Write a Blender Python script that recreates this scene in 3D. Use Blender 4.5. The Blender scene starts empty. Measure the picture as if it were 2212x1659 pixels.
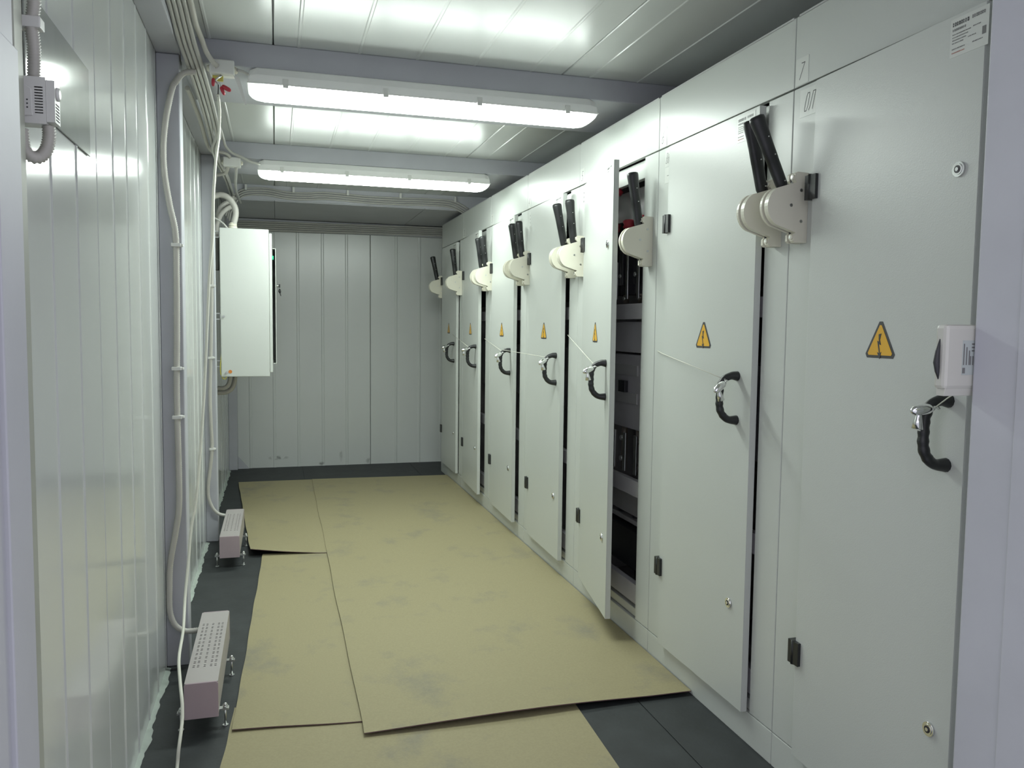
import bpy, bmesh, math, random
from mathutils import Matrix, Vector
random.seed(7)
scene = bpy.context.scene
COL = scene.collection
PI = math.pi

# ------------------------------------------------------------------ camera
CAM_H = 1.28
YAW, PITCH, ROLL = 0.2831, 0.0710, -0.0115
cam_data = bpy.data.cameras.new('camera')
cam = bpy.data.objects.new('camera', cam_data)
COL.objects.link(cam)
cam_data.sensor_fit = 'HORIZONTAL'
cam_data.sensor_width = 36.0
cam_data.lens = 36.0 * 1754.9 / 2212.0
cam_data.clip_start = 0.02
fwd = Vector((math.sin(YAW) * math.cos(PITCH), math.cos(YAW) * math.cos(PITCH), -math.sin(PITCH)))
r0 = Vector((math.cos(YAW), -math.sin(YAW), 0))
d0 = fwd.cross(r0)
right = math.cos(ROLL) * r0 + math.sin(ROLL) * d0
down = -math.sin(ROLL) * r0 + math.cos(ROLL) * d0
cam.matrix_world = Matrix(((right.x, -down.x, -fwd.x, 0.0),
                           (right.y, -down.y, -fwd.y, 0.0),
                           (right.z, -down.z, -fwd.z, CAM_H),
                           (0, 0, 0, 1)))
scene.camera = cam

# ------------------------------------------------------------------ world, exposure
# overcast winter daylight reaching the open end of the container behind the camera
world = bpy.data.worlds.new('world')
scene.world = world
world.use_nodes = True
bg = world.node_tree.nodes['Background']
bg.inputs['Color'].default_value = (0.91, 0.91, 1.0, 1)
bg.inputs['Strength'].default_value = 1.35
scene.view_settings.view_transform = 'Standard'
scene.view_settings.look = 'None'
scene.view_settings.gamma = 1.0
scene.view_settings.use_curve_mapping = False
scene.view_settings.exposure = -0.08
LAMP_STRENGTH = 42.0

# ------------------------------------------------------------------ materials
MATS = {}
def paint(name, color, rough=0.4, bump=0.0, bscale=300.0, var=0.04, vscale=3.0, metal=0.0, coat=0.0, spec=0.5):
    m = bpy.data.materials.new(name); m.use_nodes = True
    nt = m.node_tree; b = nt.nodes['Principled BSDF']
    b.inputs['Roughness'].default_value = rough
    b.inputs['Metallic'].default_value = metal
    b.inputs['Specular IOR Level'].default_value = spec
    b.inputs['Coat Weight'].default_value = coat
    b.inputs['Coat Roughness'].default_value = 0.08
    tc = nt.nodes.new('ShaderNodeTexCoord')
    if var > 0:
        n = nt.nodes.new('ShaderNodeTexNoise'); n.inputs['Scale'].default_value = vscale; n.inputs['Detail'].default_value = 6
        nt.links.new(tc.outputs['Object'], n.inputs['Vector'])
        r = nt.nodes.new('ShaderNodeValToRGB')
        r.color_ramp.elements[0].position = 0.3; r.color_ramp.elements[1].position = 0.7
        r.color_ramp.elements[0].color = tuple(max(0, c * (1 - var)) for c in color) + (1,)
        r.color_ramp.elements[1].color = tuple(min(1, c * (1 + var)) for c in color) + (1,)
        nt.links.new(n.outputs['Fac'], r.inputs['Fac'])
        nt.links.new(r.outputs['Color'], b.inputs['Base Color'])
    else:
        b.inputs['Base Color'].default_value = tuple(color) + (1,)
    if bump > 0:
        n2 = nt.nodes.new('ShaderNodeTexNoise'); n2.inputs['Scale'].default_value = bscale; n2.inputs['Detail'].default_value = 2
        nt.links.new(tc.outputs['Object'], n2.inputs['Vector'])
        bp = nt.nodes.new('ShaderNodeBump'); bp.inputs['Strength'].default_value = bump; bp.inputs['Distance'].default_value = 0.002
        nt.links.new(n2.outputs['Fac'], bp.inputs['Height'])
        nt.links.new(bp.outputs['Normal'], b.inputs['Normal'])
    MATS[name] = m
    return m

M_DOOR = paint('powder_coat_grey', (0.545, 0.565, 0.54), 0.32, 0.14, 420, 0.015, 2, spec=0.45)
M_FRAME = M_DOOR
PANEL = (0.60, 0.62, 0.61)       # one panel paint for walls and ceiling; only the gloss differs
M_PANEL = paint('wall_panel_paint', PANEL, 0.24, 0.015, 25, 0.02, 2)
M_WALL_L = paint('glossy_panel_paint', PANEL, 0.13, 0.008, 6, 0.02, 2, spec=0.6)
M_CEIL = paint('ceiling_panel_paint', PANEL, 0.30, 0.0, 30, 0.02, 2, spec=0.6)

M_STEEL = paint('frame_steel_paint', (0.46, 0.465, 0.505), 0.50, 0.06, 120, 0.04, 5, spec=0.3)
M_COLUMN = M_STEEL
M_BOX = paint('distribution_box_paint', (0.545, 0.565, 0.54), 0.34, 0.2, 380, 0.02, 2, spec=0.45)
M_OLIVE = paint('galvanised_edge', (0.35, 0.36, 0.32), 0.5, 0.05, 100, 0.08, 5)
M_SOFFIT = M_STEEL
M_JAMB = M_STEEL
M_DARKSTEEL = M_STEEL
M_FLOOR = paint('dark_rubber', (0.028, 0.032, 0.034), 0.62, 0.25, 60, 0.22, 9)
M_BLACK = paint('black_plastic', (0.016, 0.017, 0.018), 0.38, 0.08, 200, 0.1, 8)
M_CREAM = paint('cream_plastic', (0.70, 0.68, 0.575), 0.32, 0.02, 60, 0.03, 6)
M_CHROME = paint('chrome', (0.82, 0.82, 0.82), 0.10, 0, 1, 0.0, 1, metal=1.0)
M_ZINC = paint('zinc', (0.62, 0.63, 0.62), 0.32, 0.05, 80, 0.08, 20, metal=1.0)
M_WHITE = paint('white_plastic', (0.66, 0.66, 0.64), 0.35, 0.02, 60, 0.03, 6)
M_BOXWHITE = paint('box_ivory_plastic', (0.52, 0.515, 0.475), 0.35, 0.02, 60, 0.03, 6)
M_HOUSING = paint('lamp_housing_plastic', (0.84, 0.84, 0.83), 0.40, 0.02, 60, 0.03, 6)
M_CONDUIT = paint('conduit_grey', (0.48, 0.465, 0.43), 0.45, 0.02, 60, 0.05, 10)
M_CABLE = paint('cable_sheath', (0.46, 0.455, 0.43), 0.42, 0.02, 60, 0.06, 10)
M_CORD = paint('cord_white', (0.66, 0.66, 0.58), 0.5, 0.02, 60, 0.04, 10)
M_LABEL = paint('label_paper', (0.62, 0.635, 0.605), 0.35, 0, 1, 0.02, 10)
M_INK = paint('ink', (0.05, 0.05, 0.055), 0.5, 0, 1, 0.0, 1)
M_YELLOW = paint('warning_yellow', (0.72, 0.40, 0.03), 0.35, 0, 1, 0.03, 10)
M_RED = paint('red_plastic', (0.42, 0.03, 0.05), 0.4, 0, 1, 0.05, 20)
M_ORANGE = paint('orange_sticker', (0.62, 0.20, 0.03), 0.4, 0, 1, 0.05, 20)
M_GREENWIRE = paint('yellow_green_wire', (0.55, 0.50, 0.10), 0.4, 0, 1, 0.1, 30)
M_GREENLED = paint('green_terminal', (0.02, 0.40, 0.22), 0.4, 0, 1, 0.05, 30)
M_HEATER = paint('heater_grey', (0.385, 0.355, 0.35), 0.42, 0.04, 150, 0.03, 8)
M_MAUVE = paint('heater_end_mauve', (0.37, 0.295, 0.32), 0.45, 0.04, 150, 0.05, 8)

M_INSIDE = paint('switchgear_interior_grey', (0.50, 0.50, 0.50), 0.5, 0.03, 90, 0.05, 8)
M_BREAKER = paint('breaker_grey', (0.55, 0.54, 0.56), 0.5, 0.03, 90, 0.05, 8)
M_DARK = paint('dark_component', (0.03, 0.03, 0.035), 0.45, 0.03, 90, 0.1, 8)
M_COPPER = paint('tinned_busbar', (0.42, 0.36, 0.31), 0.35, 0.05, 90, 0.1, 12, metal=1.0)
M_GREEN_STRIP = paint('base_strip_paint', (0.38, 0.43, 0.39), 0.55, 0.1, 60, 0.1, 20)
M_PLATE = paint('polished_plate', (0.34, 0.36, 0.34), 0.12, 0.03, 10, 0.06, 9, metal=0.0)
M_LABEL2 = paint('label_blue_grey', (0.42, 0.46, 0.45), 0.4, 0, 1, 0.03, 10)
M_GROUND = paint('pale_bounce_ground', (0.58, 0.59, 0.62), 0.8, 0.2, 30, 0.15, 4)  # unseen ground, made snow-pale to bounce daylight up onto beam and ceiling

def add_scuffs(m, spots):
    # dark rubbed marks, each an oval patch broken up by noise (centre, half sizes, strength)
    nt = m.node_tree; b = nt.nodes['Principled BSDF']
    src = b.inputs['Base Color'].links[0].from_socket
    tc = nt.nodes.new('ShaderNodeTexCoord')
    n = nt.nodes.new('ShaderNodeTexNoise'); n.inputs['Scale'].default_value = 22; n.inputs['Detail'].default_value = 7
    nt.links.new(tc.outputs['Object'], n.inputs['Vector'])
    for (c, h, k) in spots:
        sub = nt.nodes.new('ShaderNodeVectorMath'); sub.operation = 'SUBTRACT'; sub.inputs[1].default_value = c
        div = nt.nodes.new('ShaderNodeVectorMath'); div.operation = 'DIVIDE'; div.inputs[1].default_value = h
        ln = nt.nodes.new('ShaderNodeVectorMath'); ln.operation = 'LENGTH'
        nt.links.new(tc.outputs['Object'], sub.inputs[0]); nt.links.new(sub.outputs[0], div.inputs[0]); nt.links.new(div.outputs[0], ln.inputs[0])
        mr = nt.nodes.new('ShaderNodeMapRange'); mr.inputs['From Min'].default_value = 1.0; mr.inputs['From Max'].default_value = 0.35; mr.inputs['To Max'].default_value = k
        nt.links.new(ln.outputs['Value'], mr.inputs['Value'])
        mu = nt.nodes.new('ShaderNodeMath'); mu.operation = 'MULTIPLY'
        r = nt.nodes.new('ShaderNodeMapRange'); r.inputs['From Min'].default_value = 0.42; r.inputs['From Max'].default_value = 0.58
        nt.links.new(n.outputs['Fac'], r.inputs['Value'])
        nt.links.new(mr.outputs['Result'], mu.inputs[0]); nt.links.new(r.outputs['Result'], mu.inputs[1])
        mx = nt.nodes.new('ShaderNodeMix'); mx.data_type = 'RGBA'; mx.inputs['B'].default_value = (0.12, 0.12, 0.12, 1)
        nt.links.new(mu.outputs[0], mx.inputs['Factor']); nt.links.new(src, mx.inputs['A'])
        src = mx.outputs['Result']
    nt.links.new(src, b.inputs['Base Color'])
add_scuffs(M_PANEL, [((0.01, 7.48, 0.085), (0.10, 0.1, 0.022), 0.75), ((0.39, 7.48, 0.02), (0.03, 0.1, 0.02), 0.8), ((0.56, 7.48, 0.09), (0.018, 0.1, 0.07), 0.35), ((0.81, 7.48, 0.03), (0.03, 0.1, 0.03), 0.5)])

def sheet_material():
    m = bpy.data.materials.new('beige_sheet'); m.use_nodes = True
    nt = m.node_tree; b = nt.nodes['Principled BSDF']; b.inputs['Roughness'].default_value = 0.62
    b.inputs['Specular IOR Level'].default_value = 0.3
    tc = nt.nodes.new('ShaderNodeTexCoord')
    n = nt.nodes.new('ShaderNodeTexNoise'); n.inputs['Scale'].default_value = 3.4; n.inputs['Detail'].default_value = 10; n.inputs['Roughness'].default_value = 0.68
    mp = nt.nodes.new('ShaderNodeMapping'); mp.inputs['Scale'].default_value = (1.0, 0.8, 1)
    nt.links.new(tc.outputs['Object'], mp.inputs['Vector']); nt.links.new(mp.outputs['Vector'], n.inputs['Vector'])
    r = nt.nodes.new('ShaderNodeValToRGB')
    r.color_ramp.elements[0].position = 0.28; r.color_ramp.elements[1].position = 0.46
    r.color_ramp.elements[0].color = (0.265, 0.245, 0.18, 1)
    r.color_ramp.elements[1].color = (0.36, 0.318, 0.188, 1)
    n3 = nt.nodes.new('ShaderNodeTexNoise'); n3.inputs['Scale'].default_value = 140; n3.inputs['Detail'].default_value = 3
    nt.links.new(tc.outputs['Object'], n3.inputs['Vector'])
    mx = nt.nodes.new('ShaderNodeMix'); mx.data_type = 'RGBA'; mx.blend_type = 'MULTIPLY'; mx.inputs['Factor'].default_value = 0.22
    nt.links.new(n.outputs['Fac'], r.inputs['Fac'])
    nt.links.new(r.outputs['Color'], mx.inputs['A']); nt.links.new(n3.outputs['Fac'], mx.inputs['B'])
    nt.links.new(mx.outputs['Result'], b.inputs['Base Color'])
    bp = nt.nodes.new('ShaderNodeBump'); bp.inputs['Strength'].default_value = 0.12; bp.inputs['Distance'].default_value = 0.002
    nt.links.new(n3.outputs['Fac'], bp.inputs['Height']); nt.links.new(bp.outputs['Normal'], b.inputs['Normal'])
    return m
M_SHEET = sheet_material()
M_SHEET_BACK = paint('sheet_edge_brown', (0.13, 0.075, 0.08), 0.6, 0, 1, 0.05, 30)

def lamp_material():
    m = bpy.data.materials.new('lit_diffuser'); m.use_nodes = True
    b = m.node_tree.nodes['Principled BSDF']
    b.inputs['Base Color'].default_value = (0.8, 0.82, 0.8, 1)
    b.inputs['Emission Color'].default_value = (0.90, 1.0, 0.93, 1)
    b.inputs['Emission Strength'].default_value = LAMP_STRENGTH
    return m
M_LAMP = lamp_material()
def clear_material():
    m = bpy.data.materials.new('clear_polycarbonate'); m.use_nodes = True
    b = m.node_tree.nodes['Principled BSDF']
    b.inputs['Base Color'].default_value = (0.9, 0.92, 0.9, 1)
    b.inputs['Roughness'].default_value = 0.25
    b.inputs['Transmission Weight'].default_value = 0.6
    return m
M_CLEAR = clear_material()

# ------------------------------------------------------------------ mesh helpers
class MB:
    def __init__(s):
        s.v = []; s.f = []; s.mi = []; s.sm = []
    def add(s, vs, fs, mi=0, smooth=False):
        o = len(s.v); s.v += [tuple(p) for p in vs]
        for f in fs:
            s.f.append(tuple(o + i for i in f)); s.mi.append(mi); s.sm.append(smooth)
        return s
    def box(s, x0, x1, y0, y1, z0, z1, mi=0):
        vs = [(x0,y0,z0),(x1,y0,z0),(x1,y1,z0),(x0,y1,z0),(x0,y0,z1),(x1,y0,z1),(x1,y1,z1),(x0,y1,z1)]
        return s.add(vs, [(0,3,2,1),(4,5,6,7),(0,1,5,4),(1,2,6,5),(2,3,7,6),(3,0,4,7)], mi)
    def prism(s, pts, axis, a, b, mi=0, smooth=False):
        n = len(pts)
        def mk(p, t):
            return {'x': (t, p[0], p[1]), 'y': (p[0], t, p[1]), 'z': (p[0], p[1], t)}[axis]
        vs = [mk(p, a) for p in pts] + [mk(p, b) for p in pts]
        o = len(s.v); s.v += vs
        s.f.append(tuple(o + i for i in range(n))); s.mi.append(mi); s.sm.append(False)
        s.f.append(tuple(o + n + i for i in range(n - 1, -1, -1))); s.mi.append(mi); s.sm.append(False)
        for i in range(n):
            j = (i + 1) % n
            s.f.append((o+i, o+j, o+n+j, o+n+i)); s.mi.append(mi); s.sm.append(smooth)
        return s
    def tube(s, pts, r, n=8, mi=0, caps=True, flat=None):
        P = [Vector(p) for p in pts]; m = len(P)
        rr = r if isinstance(r, (list, tuple)) else [r] * m
        o = len(s.v); up = None
        for i in range(m):
            t = (P[min(i+1, m-1)] - P[max(i-1, 0)])
            if t.length < 1e-9: t = Vector((0,0,1))
            t.normalize()
            if up is None:
                up = Vector((0,0,1)) if abs(t.z) < 0.9 else Vector((0,1,0))
            u = (up - t * up.dot(t))
            if u.length < 1e-6: u = t.orthogonal()
            u.normalize(); w = t.cross(u); up = u
            for k in range(n):
                a = 2 * PI * k / n
                sc = flat if flat else 1.0
                s.v.append(tuple(P[i] + rr[i] * (math.cos(a) * u + math.sin(a) * sc * w)))
        for i in range(m - 1):
            for k in range(n):
                k2 = (k + 1) % n
                s.f.append((o+i*n+k, o+i*n+k2, o+(i+1)*n+k2, o+(i+1)*n+k)); s.mi.append(mi); s.sm.append(True)
        if caps:
            s.f.append(tuple(o + k for k in range(n-1, -1, -1))); s.mi.append(mi); s.sm.append(False)
            s.f.append(tuple(o + (m-1)*n + k for k in range(n))); s.mi.append(mi); s.sm.append(False)
        return s
    def cyl(s, p0, p1, r, n=16, mi=0):
        return s.tube([p0, p1], r, n, mi)
    def build(s, name, mats, parent=None, loc=None, bevel=0.0, solidify=0.0):
        me = bpy.data.meshes.new(name)
        me.from_pydata(s.v, [], s.f)
        if not isinstance(mats, (list, tuple)): mats = [mats]
        for m in mats: me.materials.append(m)
        for p, mi, sm in zip(me.polygons, s.mi, s.sm):
            p.material_index = mi; p.use_smooth = sm
        bm = bmesh.new(); bm.from_mesh(me); bmesh.ops.recalc_face_normals(bm, faces=bm.faces); bm.to_mesh(me); bm.free()
        o = bpy.data.objects.new(name, me); COL.objects.link(o)
        if parent is not None: o.parent = parent
        if loc is not None: o.location = loc
        if bevel > 0:
            md = o.modifiers.new('bevel', 'BEVEL'); md.width = bevel; md.segments = 2; md.limit_method = 'ANGLE'
        if solidify > 0:
            md = o.modifiers.new('solidify', 'SOLIDIFY'); md.thickness = solidify; md.offset = -1
            md.material_offset_rim = 1; md.material_offset = 1
        return o

def box_obj(name, dims, mat, parent=None, bevel=0.0, loc=None):
    return MB().box(*dims).build(name, mat, parent, loc, bevel)
def tag(o, label, cat, group=None):
    o['label'] = label; o['category'] = cat
    if group: o['group'] = group
    return o
def struct(o):
    o['kind'] = 'structure'; return o
def thing(name, label, cat, loc=(0,0,0), group=None):
    o = bpy.data.objects.new(name, None); COL.objects.link(o); o.location = loc; o.empty_display_size = 0.05
    return tag(o, label, cat, group)
def copy_tree(o, parent=None):
    c = o.copy(); COL.objects.link(c); c.parent = parent
    for ch in list(o.children): copy_tree(ch, c)
    return c
def spline(pts, step=0.02):
    P = [Vector(p) for p in pts]
    if len(P) < 2: return P
    E = [2*P[0]-P[1]] + P + [2*P[-1]-P[-2]]
    out = []
    for i in range(1, len(E)-2):
        a, b, c, d = E[i-1], E[i], E[i+1], E[i+2]
        n = max(1, int((c-b).length / step))
        for k in range(n):
            t = k / n
            out.append(0.5*((2*b)+(c-a)*t+(2*a-5*b+4*c-d)*t*t+(3*b-a-3*c+d)*t**3))
    out.append(P[-1]); return out
def corrugated(mb, pts, r, step=0.0022, n=10, amp=0.10):
    P = spline(pts, step)
    rr = [r * (1 + (amp if (i % 2) else -amp)) for i in range(len(P))]
    return mb.tube(P, rr, n)

def perforated_box(mb, x0, x1, y0, y1, z0, z1, face, holes, t=0.001):
    # hollow box whose one face ('z+', 'y-' or 'x+') is pierced by rectangular holes given in that face's two axes
    def put(u0, u1, v0, v1):
        if face == 'z+': mb.box(u0, u1, v0, v1, z1-t, z1)
        elif face == 'y-': mb.box(u0, u1, y0, y0+t, v0, v1)
        else: mb.box(x1-t, x1, u0, u1, v0, v1)
    if face != 'z+': mb.box(x0, x1, y0, y1, z1-t, z1)
    mb.box(x0, x1, y0, y1, z0, z0+t)
    zt = z1-t
    if face != 'y-': mb.box(x0, x1, y0, y0+t, z0+t, zt)
    mb.box(x0, x1, y1-t, y1, z0+t, zt)
    if face != 'x+': mb.box(x1-t, x1, y0+t, y1-t, z0+t, zt)
    mb.box(x0, x0+t, y0+t, y1-t, z0+t, zt)
    U0, U1, V0, V1 = {'z+': (x0, x1, y0, y1), 'y-': (x0, x1, z0+t, zt), 'x+': (y0+t, y1-t, z0+t, zt)}[face]
    cols = sorted(set((h[0], h[1]) for h in holes)); u = U0
    for (a, c) in cols:
        put(u, a, V0, V1); v = V0
        for h in sorted([h for h in holes if (h[0], h[1]) == (a, c)], key=lambda h: h[2]):
            put(a, c, v, h[2]); v = h[3]
        put(a, c, v, V1); u = c
    put(u, U1, V0, V1)
    return mb

# stroke lettering: polylines in a unit box (s to the right, t up)
G = {
 '7': [[(0.05,1),(0.8,1),(0.25,0)]],
 'O': [[(0.3,1),(0.7,1),(0.85,0.8),(0.85,0.2),(0.7,0),(0.3,0),(0.15,0.2),(0.15,0.8),(0.3,1)]],
 'L': [[(0.0,0),(0.15,0.1),(0.35,1),(0.9,1),(0.9,0)]],
 '6': [[(0.75,1),(0.4,0.8),(0.15,0.4),(0.15,0.15),(0.35,0),(0.65,0),(0.85,0.2),(0.8,0.45),(0.6,0.55),(0.3,0.5),(0.15,0.35)]],
 'V': [[(0.1,0),(0.1,1),(0.6,1),(0.8,0.85),(0.8,0.65),(0.6,0.52),(0.1,0.52)],[(0.6,0.52),(0.9,0.35),(0.9,0.15),(0.65,0),(0.1,0)]],
 'v': [[(0.15,0.3),(0.15,0.05),(0.35,0),(0.6,0),(0.85,0.2),(0.7,0.45),(0.4,0.5),(0.65,0.6),(0.8,0.85),(0.6,1),(0.35,0.85),(0.15,0.3)]],
 'o': [[(0.3,0.62),(0.7,0.62),(0.85,0.5),(0.85,0.12),(0.7,0),(0.3,0),(0.15,0.12),(0.15,0.5),(0.3,0.62)]],
 'd': [[(0.75,0.55),(0.35,0.6),(0.15,0.4),(0.15,0.12),(0.35,0),(0.65,0),(0.85,0.2),(0.85,0.6),(0.7,0.95),(0.35,1.05)]],
 '-': [[(0.1,0.45),(0.8,0.45)]],
 '2': [[(0.1,0.75),(0.25,0.95),(0.5,1),(0.8,0.9),(0.85,0.65),(0.1,0.05),(0.9,0.05)]],
 '1': [[(0.3,0.75),(0.65,1),(0.65,0)]],
 '3': [[(0.15,0.95),(0.6,1),(0.85,0.8),(0.7,0.58),(0.4,0.52),(0.75,0.45),(0.88,0.22),(0.65,0),(0.15,0.05)]],
 '4': [[(0.7,0),(0.7,1),(0.1,0.3),(0.9,0.3)]],
 '5': [[(0.85,1),(0.25,1),(0.2,0.55),(0.6,0.6),(0.85,0.4),(0.85,0.15),(0.6,0),(0.15,0.05)]],
}
def strokes(mb, text, x, y_left, z0, w, h, lw, mi, slant=0.28, gap=0.25):
    # written on a plane facing -X: left to right runs towards -Y
    y = y_left
    for ch in text:
        for pl in G.get(ch, []):
            for (a, b) in zip(pl[:-1], pl[1:]):
                p = Vector((y - (a[0]*w + a[1]*h*slant), z0 + a[1]*h)); q = Vector((y - (b[0]*w + b[1]*h*slant), z0 + b[1]*h))
                d = (q - p)
                if d.length < 1e-6: continue
                d.normalize(); nrm = Vector((-d.y, d.x)) * lw/2; e = d * lw*0.4
                c = [p-e+nrm, p-e-nrm, q+e-nrm, q+e+nrm]
                mb.add([(x, k.x, k.y) for k in c], [(0,1,2,3)], mi)
        y -= w * (1 + gap)

# measured cable runs, in metres
PATHS = {
  'col1_conduit': [(-0.262,3.15,2.166),(-0.29,3.15,2.164),(-0.312,3.15,2.152),(-0.331,3.15,2.126),(-0.343,3.15,2.104),(-0.364,3.15,2.006),(-0.375,3.15,1.909),(-0.374,3.15,1.813),(-0.359,3.15,1.7),(-0.341,3.15,1.595),(-0.34,3.15,1.439),(-0.342,3.15,1.241),(-0.346,3.15,1.023),(-0.344,3.15,0.77),(-0.345,3.15,0.616),(-0.357,3.15,0.522),(-0.378,3.15,0.403),(-0.383,3.15,0.309),(-0.383,3.15,0.222),(-0.366,3.15,0.168),(-0.332,3.15,0.142),(-0.293,3.15,0.14),(-0.258,3.15,0.143)],
  'hang_cord': [(-0.19,3.12,2.088),(-0.186,3.145,2.04),(-0.193,3.18,1.945),(-0.203,3.16,1.858),(-0.211,3.15,1.741),(-0.214,3.14,1.608),(-0.22,3.14,1.542),(-0.229,3.14,1.442),(-0.239,3.13,1.242),(-0.252,3.12,1.008),(-0.263,3.1,0.842),(-0.279,3.07,0.647),(-0.295,3.05,0.552),(-0.303,3.02,0.443),(-0.31,2.96,0.33),(-0.306,2.85,0.255),(-0.306,2.72,0.213),(-0.291,2.6,0.187),(-0.277,2.52,0.149),(-0.275,2.5,0.118),(-0.275,2.46,0.093),(-0.278,2.42,0.058),(-0.282,2.412,0.01),(-0.276,2.265,0.01)],
  'col2_conduit': [(-0.246,4.86,2.15),(-0.262,4.905,2.122),(-0.298,4.948,2.116),(-0.322,4.955,2.098),(-0.336,4.955,1.953),(-0.345,4.955,1.641),(-0.352,4.955,1.325),(-0.36,4.955,1.061),(-0.366,4.955,0.847),(-0.363,4.955,0.687),(-0.36,4.955,0.552),(-0.374,4.955,0.417),(-0.384,4.955,0.336),(-0.382,4.955,0.268),(-0.36,4.955,0.205),(-0.327,4.955,0.17),(-0.284,4.955,0.157)],
  'bundle0': [(-0.306,2.486,2.262),(-0.307,2.757,2.262),(-0.3075,2.912,2.25),(-0.302,3.026,2.222),(-0.29,3.137,2.188),(-0.288,3.386,2.185),(-0.289,3.638,2.185),(-0.294,4.031,2.185),(-0.297,4.2,2.186),(-0.304,4.5,2.187),(-0.3085,4.75,2.187),(-0.3085,4.923,2.187),(-0.3,5.1,2.186),(-0.292,5.448,2.182),(-0.289,5.83,2.17),(-0.289,6.13,2.15),(-0.289,6.25,2.115)],
  'to_jb1': [(-0.2415,2.486,2.263),(-0.2425,2.757,2.263),(-0.2425,2.91,2.254),(-0.235,3.02,2.245),(-0.222,3.07,2.215),(-0.205,3.088,2.192),(-0.19,3.103,2.18)],
  'bay2_conduit': [(-0.323,3.461,2.19),(-0.321,3.561,2.19),(-0.32,3.726,2.19),(-0.32,4.003,2.19),(-0.326,4.269,2.19),(-0.331,4.504,2.195),(-0.334,4.7,2.21),(-0.328,4.785,2.2135),(-0.305,4.797,2.2135),(-0.272,4.803,2.2125),(-0.25,4.806,2.207),(-0.232,4.816,2.19)],
  'to_fix2': [(-0.248,3.98,2.204),(-0.248,4.15,2.206),(-0.25,4.35,2.222),(-0.254,4.6,2.238),(-0.252,4.77,2.238),(-0.219,4.806,2.213),(-0.173,4.807,2.196),(-0.13,4.825,2.178),(-0.076,4.85,2.17)],
  'jb2_down': [(-0.205,4.855,2.15),(-0.207,4.9,2.132),(-0.215,5.05,2.128),(-0.228,5.3,2.13),(-0.238,5.6,2.13),(-0.236,5.9,2.13),(-0.236,6.2,2.14),(-0.238,6.285,2.155)],
  'ceil_cross0': [(-0.354,6.325,2.07),(-0.334,6.325,2.128),(-0.301,6.325,2.186),(-0.253,6.325,2.235),(-0.188,6.325,2.262),(-0.059,6.325,2.27),(0.089,6.325,2.251),(0.222,6.325,2.252),(0.356,6.325,2.263),(0.527,6.325,2.258),(0.7,6.325,2.251),(0.912,6.325,2.252),(1.164,6.325,2.258),(1.31,6.325,2.255),(1.392,6.325,2.235),(1.467,6.325,2.195)],
  'gland_conduit': [(-0.396,5.42,2.05),(-0.361,5.42,2.062),(-0.323,5.42,2.073),(-0.285,5.42,2.063),(-0.256,5.42,2.034),(-0.237,5.42,1.995),(-0.235,5.42,1.952),(-0.246,5.42,1.903),(-0.252,5.42,1.88)],
  'gland_b1': [(-0.262,5.85,2.12),(-0.266,5.74,2.102),(-0.281,5.66,2.068),(-0.312,5.65,2.05),(-0.34,5.65,2.018),(-0.354,5.65,1.965),(-0.362,5.65,1.88),(-0.363,5.65,1.62)],
  'gland_b2': [(-0.262,5.77,2.066),(-0.27,5.66,2.036),(-0.296,5.605,2.014),(-0.326,5.6,1.982),(-0.348,5.6,1.938),(-0.361,5.6,1.87),(-0.363,5.6,1.62)],
  'gland_thin': [(-0.396,5.4,1.936),(-0.351,5.4,1.924),(-0.327,5.4,1.911),(-0.303,5.4,1.892),(-0.281,5.4,1.865)],
  'earth_wire': [(-0.308,5.36,1.316),(-0.314,5.36,1.23),(-0.324,5.36,1.1),(-0.333,5.36,1.014),(-0.331,5.36,0.962),(-0.318,5.36,0.933),(-0.305,5.36,0.93),(-0.296,5.36,0.95),(-0.296,5.36,0.967)],
  'under1': [(-0.396,5.6,0.857),(-0.367,5.6,0.857),(-0.327,5.6,0.857),(-0.299,5.6,0.881),(-0.289,5.6,0.926),(-0.289,5.6,0.971)],
  'under2': [(-0.396,5.65,0.823),(-0.371,5.65,0.823),(-0.319,5.65,0.825),(-0.281,5.65,0.852),(-0.263,5.65,0.907),(-0.263,5.65,0.969)],
  'lamp1_lead': [(-0.125,3.13,2.182),(-0.105,3.14,2.180),(-0.085,3.16,2.176),(-0.070,3.19,2.176)],
}
def strand(i):
    # side by side along the first bays, then two over two past the second junction box
    out = []
    for x, y, z in PATHS['bundle0']:
        if y < 4.1: dx, dz = 0.0155*i, 0.0
        elif y < 4.3: dx, dz = 0.0155*i, (-0.0165 if i > 1 else 0.0)
        else: dx, dz = 0.0155*(i % 2), (-0.0165 if i > 1 else 0.0)
        out.append((x+dx, y, z+dz))
    return out
for i in (3, 2, 1):
    PATHS['bundle%d' % i] = strand(i)
    PATHS['ceil_cross%d' % i] = [(x + 0.012*i*max(0, 1-k/4) - 0.010*i*max(0, (k-12)/3), y - 0.003*(i % 2), max(2.152 if x > 1.3 else 0, z - 0.0162*i)) for k, (x, y, z) in enumerate(PATHS['ceil_cross0'])]
for i in range(5):       # five cables laid one under the other against the lintel
    PATHS['back_cable%d' % i] = [(x, 7.4178, z - 0.0172*i) for x, z in ((-0.327, 2.150), (-0.204, 2.152), (0.102, 2.156), (0.416, 2.158), (0.737, 2.163), (1.067, 2.166), (1.32, 2.170), (1.556, 2.168))]

# ------------------------------------------------------------------ room shell
W = 1.388          # front plane of the switchgear frames
XL = -0.40         # left wall surface
XR = 2.05          # wall behind the switchgear
YB = 7.48          # back wall surface
YF = 0.90          # near face of the front partition
ZC = 2.295         # ceiling surface

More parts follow.
